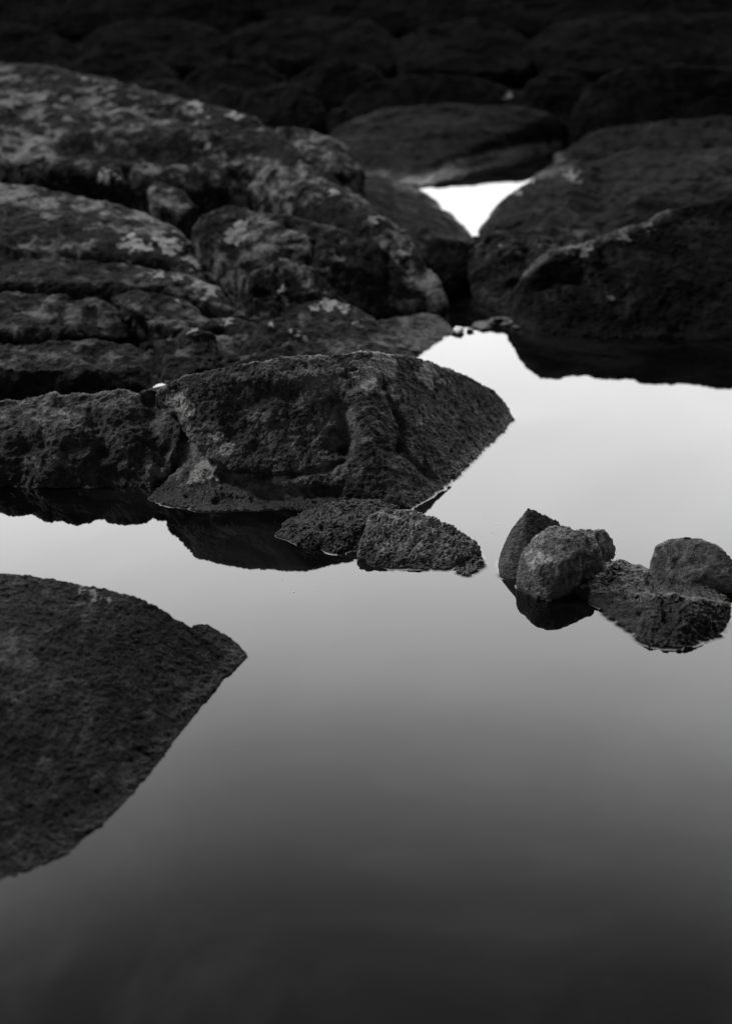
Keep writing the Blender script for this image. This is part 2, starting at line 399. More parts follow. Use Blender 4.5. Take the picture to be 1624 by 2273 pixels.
rock('boulder', 'low shaded boulder with its foot in the water, left of the central pitted boulder', 'boulder', 'main', [
 [(-80, 893, 1014), (60, 897, 1014), (157, 900, 1015), (250, 893, 1010), (300, 880, 1008), (345, 860, 1014), (390, 868, 1016), (405, 960, 1056), (370, 1040, 1078), (330, 1085), (250, 1085), (157, 1078), (-80, 1082), (200, 960, 1056), (60, 970, 1060)]],
 res=2.8, soft=12, big=16, med=8, fine=2, size=90, seed=3, strokes=[([(330, 890), (340, 960), (370, 1020)], 24, -28), ([(230, 1000), (300, 1030)], 20, -12), ([(200, 915), (230, 960), (220, 1010)], 16, -14), ([(157, 960), (120, 1020)], 30, 12), ([(260, 930), (280, 970)], 22, 12), ([(40, 930), (60, 1000)], 18, -14), ([(200, 1050), (300, 1060)], 16, -10)], group=GL)

# small stones
rock('stone', 'dark crusted wedge-shaped stone lying against the foot of the central boulder', 'stone', 'wet', [
 [(607, 1187), (640, 1150, 1176), (700, 1127, 1166), (780, 1106, 1160), (850, 1110, 1160), (885, 1125, 1162), (672, 1210), (740, 1227), (805, 1221), (840, 1195), (800, 1160, 1196), (700, 1170, 1200)]],
 res=1.5, soft=3, big=6, med=7, fine=1.8, size=45, seed=4, ridge=.8, knob=1.2, strokes=[([(700, 1170), (760, 1175)], 10, -6)], group=GS)
rock('stone', 'rough flat-topped mid-pool stone, its ragged right end running out into the water', 'stone', 'stone', [
 [(797, 1245), (802, 1190, 1228), (818, 1145, 1200), (860, 1129, 1192), (920, 1132, 1192), (960, 1151, 1200), (1010, 1170, 1210), (1052, 1198, 1224), (1068, 1224, 1234), (1070, 1243), (1030, 1264), (950, 1266), (870, 1261), (870, 1180, 1218), (930, 1190, 1224), (1000, 1215, 1236)],
 [(1010, 1262, 1266), (1040, 1250, 1260), (1068, 1244, 1254), (1080, 1252), (1045, 1279), (1018, 1277)]],
 res=1.3, soft=2.5, big=7, med=6, fine=1.5, size=45, seed=5, ridge=1.0, knob=.3, strokes=[([(850, 1150), (940, 1170), (1040, 1215)], 9, 5), ([(930, 1200), (960, 1225), (990, 1240)], 9, -8), ([(1040, 1240), (1000, 1265)], 6, -6), ([(840, 1190), (900, 1200)], 14, -4)], group=GS)
rock('stone', 'upright sharp-edged stone leaning behind the rounded stone at right', 'stone', 'slate', [
 [(1172, 1124, 1236), (1240, 1155, 1232), (1248, 1172, 1232), (1134, 1172, 1240), (1120, 1202, 1244), (1106, 1236, 1250), (1115, 1256, 1264), (1109, 1280), (1130, 1287), (1162, 1284, 1290), (1215, 1240, 1264), (1158, 1190, 1258), (1130, 1262, 1276)]],
 res=1.5, soft=1.2, big=1.5, med=1.8, fine=.9, size=60, seed=6, group=GS, back=.1)
rock('stone', 'rounded lumpy grainy stone standing on its own dark reflection at right', 'stone', 'stone', [
 [(1165, 1310), (1188, 1330), (1220, 1337), (1252, 1324), (1146, 1280, 1302), (1149, 1250, 1296), (1162, 1217, 1288), (1186, 1186, 1283), (1220, 1166, 1280), (1258, 1168, 1280), (1298, 1185, 1282), (1196, 1255, 1322), (1245, 1245, 1322), (1290, 1240, 1312), (1275, 1284, 1314, 1)],
 [(1250, 1176, 1280, 1), (1328, 1174, 1268, 1), (1342, 1190, 1268, 1), (1349, 1225, 1275, 1), (1346, 1252, 1285, 1), (1340, 1267, 1292, 1), (1312, 1279, 1300, 1), (1274, 1281, 1308, 1), (1295, 1235, 1304, 1), (1330, 1215, 1292, 1), (1260, 1294, 1300, 1)],
 [(1326, 1171, 1264, 1), (1343, 1176, 1266, 1), (1359, 1194, 1268, 1), (1369, 1218, 1270, 1), (1366, 1239, 1274, 1), (1344, 1252, 1280, 1), (1330, 1240, 1286, 1), (1320, 1200, 1280, 1)]],
 res=1.5, soft=6, big=3, med=2.2, fine=1.3, size=60, seed=7, strokes=[([(1270, 1290), (1272, 1250), (1285, 1235)], 9, -11), ([(1326, 1190), (1336, 1215), (1342, 1240)], 5, -8), ([(1215, 1200), (1300, 1200)], 14, 4)], group=GS, back=0)
rock('stone', 'low wet black stone at the right, jagged and glinting, below the rounded stone', 'stone', 'wet', [
 [(1262, 1302, 1312), (1272, 1286, 1296), (1312, 1276, 1284), (1340, 1246, 1266), (1380, 1241, 1264), (1402, 1256, 1274), (1380, 1320, 1345), (1332, 1350), (1298, 1324)],
 [(1372, 1246, 1268), (1402, 1256, 1276), (1440, 1270, 1294), (1467, 1281, 1304), (1560, 1296, 1322), (1620, 1330, 1350), (1332, 1350), (1356, 1378), (1384, 1396), (1380, 1310, 1340), (1480, 1350, 1392)],
 [(1384, 1392), (1404, 1416), (1440, 1436), (1500, 1442), (1600, 1412), (1620, 1340, 1370), (1420, 1320, 1365), (1455, 1315, 1378), (1540, 1330, 1390)]],
 res=1.7, soft=3.5, big=7, med=8, fine=2.2, size=50, seed=8, strokes=[([(1440, 1290), (1470, 1320), (1480, 1370)], 10, -10), ([(1350, 1290), (1330, 1320)], 8, -6), ([(1400, 1280), (1420, 1300)], 10, -8), ([(1380, 1370), (1420, 1360)], 8, -8)], group=GS)
rock('stone', 'pale smooth stone cut by the right side of the picture, behind the wet black stone', 'stone', 'pale', [
 [(1444, 1236, 1294), (1456, 1208, 1290), (1490, 1192, 1286), (1545, 1190, 1284), (1600, 1212, 1288), (1640, 1256, 1298), (1448, 1270, 1304), (1462, 1300, 1314), (1500, 1322, 1322), (1560, 1280, 1318), (1640, 1318), (1520, 1240, 1306)]],
 res=2.0, soft=9, big=4, med=1.5, fine=.7, size=70, seed=9, knob=.2, strokes=[([(1520, 1200), (1500, 1260)], 14, -4)], group=GS)

rock('moss_clump', 'small dark mossy clump on the foot of the central boulder, above the wedge-shaped stone', 'moss clump', 'moss', [
 [(762, 1105, 1122), (770, 1088, 1120), (800, 1080, 1116), (835, 1086, 1116), (855, 1100, 1120), (850, 1115, 1124), (800, 1118, 1128)],
 [(850, 1110, 1128), (862, 1098, 1124), (880, 1102, 1124), (900, 1122, 1134), (890, 1135, 1138), (855, 1135, 1142)]],
 res=2.2, soft=5, big=3, med=4, fine=2, size=40, seed=10)

# left bank
rock('boulder', 'long low rock running down to the tiny bright puddle from the left edge', 'boulder', 'bank', [
 [(-80, 778, 885), (60, 785, 885), (157, 789, 886), (250, 795, 889), (320, 818, 898), (372, 852, 906), (345, 868, 918), (290, 848, 918), (220, 826, 918), (157, 820, 918), (-80, 815, 918)]],
 res=3.6, soft=10, big=14, med=6, fine=1.6, size=90, seed=11, dr=14, spots=[(250, 800, 6)], group=GL)
rock('stone', 'small flat rock under the tiny bright puddle, behind the central boulder\'s left end', 'stone', 'bank', [
 [(300, 872, 925), (318, 862, 920), (352, 856, 922), (400, 848, 915), (425, 850, 930), (410, 875, 955), (310, 885, 960)]],
 res=3, soft=5, big=2, med=2, fine=1.2, size=60, seed=33, group=GL)
rock('boulder', 'flat dark slab just behind the long low rock that runs down to the puddle', 'boulder', 'bank', [
 [(-80, 760, 840), (157, 764, 840), (220, 756, 838), (290, 759, 838), (350, 788, 850), (410, 838, 880), (400, 880, 905), (157, 815, 872), (-80, 815, 872)]],
 res=3.8, soft=10, big=12, med=6, fine=1.6, size=90, seed=12, dr=8, strokes=[([(157, 850), (250, 855), (330, 862)], 14, -14)], group=GL)
rock('boulder', 'rounded knobbly rock with a pale lichen cap, left of the low mossy mound', 'boulder', 'bank', [
 [(346, 772, 838), (378, 735, 832), (430, 724, 830), (475, 745, 832), (495, 785, 845), (480, 850, 880), (420, 870, 895), (340, 850, 885)]],
 res=3.6, soft=10, big=15, med=6, fine=1.6, size=70, seed=13, dr=10, strokes=[([(345, 790), (350, 840)], 12, -16), ([(490, 770), (500, 830)], 12, -14), ([(380, 780), (420, 790), (460, 780)], 12, -7)], spots=[(430, 733, 14), (490, 752, 8)], group=GL)
rock('boulder', 'blocky dark rock at the left edge, above the flat dark slab', 'boulder', 'bank', [
 [(-80, 650, 760), (157, 662, 765), (200, 652, 760), (232, 666, 762), (265, 692, 768), (300, 742, 785), (280, 750, 805), (157, 742, 812), (-80, 744, 812)]],
 res=4, soft=10, big=16, med=6, fine=1.6, size=90, seed=14, dr=14, strokes=[([(150, 765), (220, 762), (300, 765)], 13, -16), ([(290, 710), (305, 750)], 12, -14), ([(200, 690), (240, 720), (260, 760)], 10, -8)], group=GL)
rock('boulder', 'dark rock slanting down to the right with small pale lichen dots along its top edge', 'boulder', 'bank', [
 [(238, 656, 745), (330, 650, 742), (400, 660, 742), (445, 696, 755), (505, 730, 778), (440, 735, 790), (370, 740, 800), (300, 690, 785), (270, 680, 770)]],
 res=4, soft=10, big=14, med=6, fine=1.6, size=80, seed=15, dr=14, spots=[(397, 665, 8), (430, 663, 8), (505, 705, 22), (480, 700, 12), (530, 712, 12)], strokes=[([(260, 690), (300, 730), (330, 780)], 16, -18), ([(445, 725), (500, 745)], 12, -14), ([(330, 700), (420, 700)], 16, -6)], group=GL)
rock('boulder', 'low mossy mound in the middle of the left bank, behind the central boulder', 'boulder', 'bank', [
 [(430, 715, 765), (520, 700, 758), (600, 700, 755), (650, 715, 760), (700, 780, 830), (660, 850, 890), (480, 870, 900), (400, 850, 890), (430, 770, 830)]],
 res=3.6, soft=10, big=18, med=6, fine=1.6, size=70, seed=16, strokes=[([(470, 735), (560, 735)], 14, -8), ([(560, 760), (520, 800)], 14, -10)], spots=[(505, 706, 16), (600, 720, 7)], group=GL)
rock('boulder', 'broad smooth-topped rock with a white lichen patch on its crest, directly behind the central boulder', 'boulder', 'bank', [
 [(622, 705, 752), (645, 682, 745), (680, 668, 740), (735, 662, 738), (778, 680, 742), (830, 704, 752), (880, 745, 778), (920, 790, 810), (850, 830, 850), (640, 830, 850)]],
 res=3.4, soft=10, big=9, med=6, fine=1.6, size=90, seed=17, spots=[(740, 671, 22), (700, 682, 10), (765, 685, 14), (790, 716, 12)], group=GL)
rock('boulder', 'low dark ledge sloping to a thin tip in the water at the inlet', 'boulder', 'bank', [
 [(830, 712, 740), (890, 704, 728), (955, 691, 716), (988, 708, 722), (1012, 735, 738), (985, 753), (935, 783), (880, 800), (800, 790, 820)]],
 res=3.2, soft=8, big=6, med=4.5, fine=1.4, size=80, seed=18, group=GL)
rock('stone', 'small round lichen-rimmed stone sitting on the mossy mound behind the central boulder', 'stone', 'bank', [
 [(598, 765, 800), (608, 738, 798), (640, 727, 796), (672, 733, 796), (683, 760, 800), (680, 790, 815), (640, 805, 830), (600, 800, 825)]],
 res=3, soft=6, big=8, med=8, fine=1.8, size=50, seed=19, spots=[(640, 731, 12), (665, 738, 12), (680, 752, 10)], group=GL)
rock('moss_clump', 'soft dark moss clump left of the small round lichen-rimmed stone', 'moss clump', 'moss', [
 [(530, 782, 830), (545, 756, 822), (572, 742, 818), (600, 746, 820), (608, 775, 832), (570, 800, 845), (538, 798, 843)]],
 res=3, soft=8, big=5, med=3, fine=1.5, size=40, seed=20)
rock('moss_clump', 'long dark moss cushion lying along the back of the central boulder', 'moss clump', 'moss', [
 [(490, 818, 880), (555, 792, 870), (600, 772, 862), (632, 770, 862), (658, 788, 868), (655, 815, 880), (560, 835, 890)],[(650, 790, 880), (680, 779, 876), (712, 776, 874), (740, 785, 878), (745, 805, 885), (660, 810, 890)]],
 res=3, soft=8, big=5, med=3, fine=1.5, size=50, seed=21)

rock('boulder', 'mossy lumpy rock at the lower right foot of the biggest lichen-covered crag', 'boulder', 'crag', [
 [(546, 620, 722), (562, 594, 720), (588, 586, 720), (612, 600, 722), (604, 630, 730), (560, 640, 732)],
 [(596, 600, 718), (622, 566, 714), (662, 568, 714), (700, 596, 718), (738, 632, 724), (720, 660, 740), (620, 650, 742), (590, 640, 735)],
 [(560, 660, 745), (640, 650, 740), (740, 640, 728), (795, 690, 735), (700, 715, 755), (570, 712, 755)]],
 res=4.2, soft=9, big=8, med=6, fine=1.6, size=60, seed=22, spots=[(625, 641, 10), (635, 664, 8)], strokes=[([(612, 590), (616, 640)], 9, -10), ([(570, 655), (650, 665), (740, 670)], 10, -12)], group=GL)
rock('boulder', 'long lichen-topped rock at the left edge with a dark undercut below it', 'boulder', 'bank', [
 [(-80, 560, 700), (157, 576, 705), (250, 582, 708), (350, 598, 712), (420, 606, 715), (480, 636, 724), (535, 685, 745), (520, 690, 755), (440, 662, 750), (350, 636, 745), (250, 632, 745), (157, 630, 745), (-80, 630, 745)]],
 res=4.2, soft=10, big=8, med=6, fine=1.6, size=80, seed=23, spots=[(395, 612, 12), (440, 628, 26), (465, 645, 20), (350, 605, 16)], group=GL)
rock('boulder', 'rounded lichen-mottled boulder at the left edge, below the long crevice of the biggest crag', 'boulder', 'crag', [
 [(-80, 395, 610), (60, 408, 614), (157, 428, 620), (230, 446, 625), (300, 464, 632), (380, 498, 645), (428, 536, 660), (468, 586, 676), (496, 636, 696), (450, 650, 712), (350, 575, 704), (157, 560, 700), (-80, 550, 700), (157, 500, 672), (300, 530, 680), (410, 590, 700)]],
 res=4.5, soft=14, big=8, med=5, fine=1.8, size=110, seed=24, spots=[(310, 543, 30), (290, 535, 22), (385, 540, 26), (420, 575, 24)], group=GL)
rock('crag', 'biggest crag, a lichen-covered slope filling the upper left down to the inlet', 'crag', 'crag', [
 [(-80, 132, 430), (60, 140, 432), (157, 162, 436), (230, 172, 442), (300, 198, 450), (400, 230, 465), (500, 243, 480), (570, 262, 495), (612, 300, 512), (680, 350, 532), (-80, 350, 545), (157, 372, 550), (280, 405, 560), (360, 420, 562), (450, 425, 560), (560, 418, 556), (620, 410, 550), (500, 340, 530), (300, 300, 505)],
 [(330, 420, 566), (350, 405, 560), (420, 420, 575), (440, 455, 590), (400, 478, 600), (340, 450, 590)],
 [(570, 300, 505), (612, 298, 512), (680, 348, 540), (740, 396, 568), (800, 436, 595), (850, 476, 615), (900, 516, 640), (942, 566, 664), (982, 623, 684), (992, 668, 694), (962, 702), (900, 690, 697), (860, 560, 655), (780, 480, 628), (700, 450, 605), (620, 420, 580), (560, 400, 560)],
 [(426, 505, 664), (445, 478, 658), (500, 456, 652), (560, 460, 654), (640, 480, 660), (700, 490, 664), (560, 590, 704), (515, 600, 700), (480, 560, 690), (600, 555, 698), (690, 570, 698), (560, 640, 716), (690, 640, 714)],
 [(660, 490, 664), (730, 498, 666), (800, 520, 671), (850, 545, 678), (800, 600, 702), (700, 600, 706), (690, 560, 700), (700, 690, 716), (810, 690, 712)],
 [(790, 540, 672), (840, 535, 674), (880, 575, 682), (926, 622, 692), (966, 692, 703), (860, 708, 713), (780, 706, 714), (820, 610, 700)],
 [(585, 312, 490), (620, 284, 480), (680, 281, 480), (742, 303, 493), (794, 345, 508), (808, 385, 520), (740, 390, 545), (640, 340, 520)]],
 res=4.0, soft=12, big=9, med=5.5, fine=1.8, size=110, seed=25,
 strokes=[([(600, 300), (680, 370), (740, 430), (850, 500)], 15, 10), ([(560, 360), (640, 392), (700, 430)], 16, 9), ([(520, 385), (600, 405), (650, 425)], 11, -12),
          ([(640, 300), (700, 370), (760, 405)], 10, -16), ([(280, 385), (290, 395)], 12, -22), ([(150, 330), (300, 345), (420, 350)], 18, -9), ([(157, 270), (300, 280), (420, 300)], 26, 8), ([(380, 380), (480, 400)], 22, 9),
          ([(170, 210), (300, 240), (420, 262)], 14, -8), ([(640, 500), (700, 520), (690, 580)], 9, -12), ([(860, 570), (850, 640)], 9, -10), ([(430, 320), (500, 350), (560, 340)], 14, -8)],
 spots=[(460, 325, 9), (740, 426, 12), (440, 238, 26), (520, 252, 18), (520, 515, 28), (900, 560, 12), (830, 490, 16), (240, 390, 24)], group=GL)
rock('ledge', 'smooth dark ledge running down to the left side of the bright far pool', 'ledge', 'shade', [
 [(790, 388, 440), (870, 396, 430), (935, 420, 428), (1000, 478, 490), (1048, 515, 526), (1050, 545, 570), (970, 560, 610), (880, 530, 610), (800, 450, 560)],
 [(930, 520, 622), (985, 524, 630), (1050, 530, 634), (1056, 600, 645), (1040, 640, 655), (985, 655, 665), (945, 620, 655)]],
 res=4.5, soft=12, big=9, med=6, fine=1.6, size=120, seed=26, lit_rims=[([(930, 420), (880, 410)], 10, .3), ([(945, 528), (1040, 532)], 6, .12)], strokes=[([(870, 440), (930, 520), (960, 560)], 12, -10), ([(850, 420), (900, 480), (960, 530), (1020, 540)], 12, 7)], group=GL)  # pale corner by the pool is light painted into the colour

# right bank
rock('boulder', 'dark right-hand boulder with pale lichen and painted light along its rim, mirrored in the pool', 'boulder', 'shade', [
 [(1128, 660, 704), (1142, 632, 700), (1160, 608, 700), (1192, 578, 702), (1240, 560, 698), (1290, 546, 694), (1380, 518, 682), (1467, 478, 668), (1560, 440, 655), (1720, 400, 640), (1720, 760), (1467, 748), (1300, 747), (1190, 742), (1140, 722), (1250, 640, 720), (1400, 620, 715)]],
 res=3.8, soft=10, big=9, med=6, fine=1.8, size=110, seed=27, lit_rims=[([(1165, 606), (1200, 572), (1290, 544), (1380, 514), (1480, 470)], 8, .3)], spots=[(1383, 523, 13), (1290, 550, 20), (1265, 556, 14), (1310, 543, 14), (1355, 662, 9), (1440, 500, 12)],  # upper rim painted paler to stand for rim light; spots are lichen
 strokes=[([(1225, 570), (1260, 560)], 16, 12), ([(1328, 528), (1340, 560)], 12, -14), ([(1170, 610), (1165, 660)], 12, 8), ([(1200, 600), (1250, 585), (1310, 600)], 13, 9), ([(1190, 640), (1240, 620), (1290, 625)], 12, -14), ([(1240, 600), (1290, 610)], 8, -10), ([(1320, 560), (1340, 640), (1380, 720)], 14, 6)], group=GR)
rock('boulder', 'low dark humped rock between the far pool and the lichen-rimmed right-hand boulder', 'boulder', 'bank', [
 [(1028, 570, 640), (1040, 540, 630), (1080, 511, 622), (1130, 511, 622), (1200, 524, 624), (1300, 513, 615), (1345, 527, 620), (1400, 600, 680), (1180, 690, 705), (1110, 694), (1060, 668), (1030, 640, 650)]],
 res=4, soft=9, big=15, med=10, fine=1.8, size=80, seed=28, strokes=[([(1090, 560), (1150, 560)], 14, 9), ([(1130, 590), (1180, 570)], 13, -12), ([(1110, 640), (1160, 620)], 12, -8)], spots=[(1110, 545, 6)], group=GR)
rock('boulder', 'smooth dark boulder forming the right side of the bright far pool', 'boulder', 'shade', [
 [(1060, 514), (1064, 500, 514), (1100, 460, 492), (1150, 423, 470), (1190, 386, 450), (1225, 362, 450), (1275, 352, 455), (1318, 362, 470), (1345, 420, 500), (1345, 560, 600), (1200, 545, 590), (1080, 530, 570), (1130, 480, 545), (1250, 450, 545)],
 [(1318, 362, 455), (1360, 340, 450), (1467, 338, 450), (1720, 320, 450), (1720, 560, 610), (1340, 560, 605), (1338, 440, 520), (1467, 430, 545), (1400, 430, 540)]],
 res=4.5, soft=10, big=9, med=8, fine=1.8, size=110, seed=29, lit_rims=[([(1066, 500), (1100, 462)], 6, .25), ([(1200, 388), (1260, 372)], 10, .25)], strokes=[([(1240, 440), (1300, 480)], 20, -8)], spots=[(1150, 428, 8), (1270, 390, 16), (1180, 400, 10)], group=GR)
rock('boulder', 'dark boulder with a pale foot, behind the smooth boulder right of the far pool', 'boulder', 'shade', [
 [(1228, 346, 366), (1258, 326, 360), (1320, 288, 350), (1400, 278, 350), (1467, 268, 350), (1720, 250, 350), (1720, 420, 440), (1350, 390, 410), (1240, 370, 378)]],
 res=4.5, soft=9, big=8, med=7, fine=1.8, size=80, seed=30, lit_rims=[([(1235, 345), (1245, 362)], 9, .35)], spots=[], strokes=[([(1280, 350), (1380, 340)], 10, -10)], group=GR)

# far shore
far = [
 ('*broad low ridge of rock along the back of the bright far pool', 'ridge', [[(720, 300, 345), (790, 264, 335), (850, 240, 326), (950, 231, 322), (1050, 233, 322), (1150, 238, 320), (1230, 252, 322), (1290, 290, 312), (1312, 306), (1240, 312), (1100, 328), (1000, 350), (915, 400), (840, 415), (760, 380, 400)], [(1262, 318), (1240, 326), (1100, 347), (1000, 373), (955, 398), (932, 418), (880, 408, 412), (930, 385, 392), (1000, 350, 356), (1100, 325, 331), (1240, 309, 314)]], 110, 8, [(1000, 395, 6)]),
 ('*small rounded rock at the left end of the far ridge, above the crag shoulder', 'boulder', [[(716, 260, 310), (730, 238, 305), (765, 228, 302), (795, 240, 302), (800, 280, 318), (740, 300, 330)]], 60, 6, []),
 ('*long low dark rock behind the crag, left of two rounded humps', 'boulder', [[(425, 222, 300), (450, 205, 292), (500, 190, 288), (545, 195, 290), (580, 230, 300), (560, 260, 320), (440, 260, 320)]], 60, 6, []),
 ('*rounded dark hump in the middle of the far shore, highest behind the crag', 'boulder', [[(535, 215, 292), (560, 195, 286), (600, 188, 284), (625, 176, 282), (665, 178, 282), (705, 200, 286), (725, 245, 300), (700, 290, 330), (560, 290, 330)]], 70, 7, []),
 ('*dark rock peeping over the rim of the crag at upper left', 'boulder', [[(250, 205, 290), (290, 178, 278), (340, 168, 274), (400, 172, 274), (430, 195, 284), (440, 240, 310), (300, 240, 310)]], 60, 6, []),
 ('wide dark rock beyond the far ridge with a tiny pale patch on its right shoulder', 'boulder', [[(760, 215, 262), (820, 180, 246), (920, 160, 240), (1040, 165, 240), (1130, 190, 246), (1190, 215, 256), (1160, 250, 290), (800, 250, 290)]], 90, 8, [(1130, 212, 9), (1190, 196, 5)]),
 ('tall dark rock at the upper right corner, beyond the right bank', 'boulder', [[(1270, 250, 296), (1300, 190, 270), (1360, 150, 262), (1440, 140, 260), (1540, 150, 262), (1720, 140, 262), (1720, 320, 350), (1330, 310, 340)]], 90, 9, []),
 ('dark rock between the top centre rock and the tall corner rock', 'boulder', [[(1150, 215, 262), (1180, 170, 244), (1230, 150, 238), (1290, 160, 240), (1330, 200, 258), (1300, 270, 300), (1180, 262, 296)]], 80, 8, []),
 ('dark rock behind the highest hump, upper middle of the far shore', 'boulder', [[(640, 175, 232), (690, 140, 220), (760, 125, 215), (830, 140, 220), (870, 180, 238), (850, 230, 270), (680, 230, 270)]], 80, 7, []),
 ('dark rock behind the long low one, above the crag rim', 'boulder', [[(400, 175, 236), (440, 145, 222), (520, 130, 218), (590, 140, 222), (640, 170, 236), (620, 220, 270), (440, 220, 270)]], 80, 7, []),
 ('rounded dark rock at the top left, past the shoulder of the crag', 'boulder', [[(120, 150, 225), (180, 120, 205), (260, 110, 200), (340, 125, 206), (400, 160, 225), (380, 210, 262), (150, 210, 262)]], 80, 7, []),
 ('broad dark rock at the far top left corner', 'boulder', [[(-160, 90, 170), (-60, 60, 155), (40, 50, 150), (130, 75, 160), (190, 115, 180), (170, 170, 230), (-160, 170, 230)]], 80, 8, []),
 ('low dark rock on the skyline rows at top, left of centre', 'boulder', [[(180, 85, 150), (250, 50, 130), (350, 38, 125), (450, 52, 130), (520, 95, 155), (500, 150, 200), (200, 150, 200)]], 80, 7, []),
 ('wide dark rock on the skyline rows at the top centre', 'boulder', [[(480, 90, 150), (560, 50, 128), (700, 30, 118), (820, 45, 124), (900, 95, 150), (880, 150, 195), (520, 150, 195)]], 80, 7, []),
 ('lumpy dark rock on the skyline rows, right of centre', 'boulder', [[(860, 100, 150), (930, 60, 130), (1040, 40, 120), (1140, 60, 128), (1200, 110, 160), (1180, 160, 205), (900, 160, 200)]], 80, 8, []),
 ('big dark rock on the skyline rows at the top right', 'boulder', [[(1160, 95, 150), (1250, 45, 125), (1380, 25, 118), (1500, 40, 122), (1720, 30, 122), (1720, 170, 215), (1220, 160, 205)]], 90, 8, []),
 ('farthest dark bank of rock across the top left', 'boulder', [[(-200, 0, 70), (0, -18, 60), (200, -8, 62), (380, -22, 60), (560, 10, 75), (540, 70, 110), (-200, 80, 120)]], 90, 7, []),
 ('farthest dark bank of rock across the top middle', 'boulder', [[(500, 15, 75), (640, -20, 60), (800, -10, 62), (960, -25, 58), (1080, 15, 75), (1060, 70, 110), (540, 75, 112)]], 90, 7, []),
 ('farthest dark bank of rock across the top right', 'boulder', [[(1020, 20, 78), (1150, -22, 60), (1350, -12, 62), (1500, -28, 58), (1800, -10, 65), (1800, 70, 110), (1060, 75, 115)]], 90, 7, []),
]
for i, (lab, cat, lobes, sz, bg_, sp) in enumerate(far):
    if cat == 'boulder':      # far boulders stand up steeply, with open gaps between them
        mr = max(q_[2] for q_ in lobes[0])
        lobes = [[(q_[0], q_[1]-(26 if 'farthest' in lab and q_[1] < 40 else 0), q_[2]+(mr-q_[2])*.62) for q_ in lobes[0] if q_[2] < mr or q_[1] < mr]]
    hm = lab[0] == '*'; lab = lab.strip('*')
    rock('boulder' if cat == 'boulder' else 'rock_ridge', lab, cat, 'hump' if hm else 'far', lobes, res=5.0, soft=9, big=bg_, med=5, fine=1.4, lit_rims=([([(935, 412), (960, 392), (1000, 367), (1100, 341), (1240, 320)], 7, 1.0), ([(850, 395), (930, 408)], 12, .3)] if cat == 'ridge' else ()), size=sz, seed=40+i, spots=sp, group=GF)

# ------------------------------------------------------------------ little things
def blob(name, label, cat, mat, px, py, row, rx, ry, rz, seed, group=None):
    bm = bmesh.new(); bmesh.ops.create_icosphere(bm, subdivisions=3, radius=1)
    c = P(px, py, row); k = math.hypot(c[1], CAM_H)/FPX
    arr = np.array([v.co[:] for v in bm.verts], np.float32)
    d = 1+.9*fbm(arr+seed*7.7, 1.3, 4, .6)
    for v, s in zip(bm.verts, d): v.co = Vector((v.co.x*rx*k*s, v.co.y*ry*k*s, v.co.z*rz*k*s))
    o = obj(name, bm, mat); o.location = c; o.rotation_euler = (0, 0, seed)
    return tag(o, label, cat, group)
GP = 'pale pebbles at the inlet'
blob('pebble', 'bright white pebble lying at the tip of the low ledge at the inlet', 'pebble', 'shell', 1018, 733, 738, 13, 12, 7, 1, GP)
blob('pebble', 'small dark pebble just right of the bright white pebble', 'pebble', 'stone', 1043, 733, 736, 6, 8, 4, 2, GP)
blob('pebble', 'thin flat dark pebble in the dark inlet water between the two banks', 'pebble', 'wet', 1070, 722, 724, 20, 26, 3, 3, GP)
blob('pebble', 'tiny pale pebble at the foot of the right bank boulder', 'pebble', 'pale', 1136, 716, 718, 5, 9, 4, 4, GP)
blob('pebble', 'small dark pebble among the rocks beside the dark inlet', 'pebble', 'wet', 1110, 708, 711, 8, 12, 4, 5, GP)
blob('pebble', 'tiny stone breaking the water right of the wet black stone', 'pebble', 'wet', 1418, 1257, 1258, 6, 6, 4, 6)
# floating leaf
bm = bmesh.new(); n_ = 16; up = []; lo = []
for i in range(n_+1):
    t = i/n_; wd = math.sin(math.pi*t)**.7*(.35+.1*math.sin(9*t)); x = (t-.5)*.038
    up.append((x, wd*.012)); lo.append((x, -wd*.012))
ring = up+lo[::-1][1:-1]
top = [bm.verts.new((x, y, .0022+.0008*math.sin(x*200))) for x, y in ring]; bot = [bm.verts.new((x, y, .0002)) for x, y in ring]
bm.faces.new(top); bm.faces.new(bot[::-1])
for i in range(len(ring)): j = (i+1) % len(ring); bm.faces.new((top[i], bot[i], bot[j], top[j]))
lf = obj('leaf', bm, 'leaf', False); lf.location = G(921, 1267); tag(lf, 'small dark leaf floating in front of the rough flat-topped stone', 'leaf')
# small bright puddle caught between rocks
bm = bmesh.new()
c0 = P(354, 858, 928)
vs = []
for i in range(28):
    a = 2*math.pi*i/28; r = 1+.22*math.sin(3*a+1)+.1*math.sin(5*a)
    vs.append(bm.verts.new((c0[0]+.013*r*math.cos(a)+.01*math.sin(a), c0[1]+.016*r*math.sin(a), c0[2]+.004)))
bm.faces.new(vs)
pu = obj('puddle', bm, 'water', False); tag(pu, 'tiny bright puddle caught between the low rock and the central boulder', 'puddle', kind='structure')

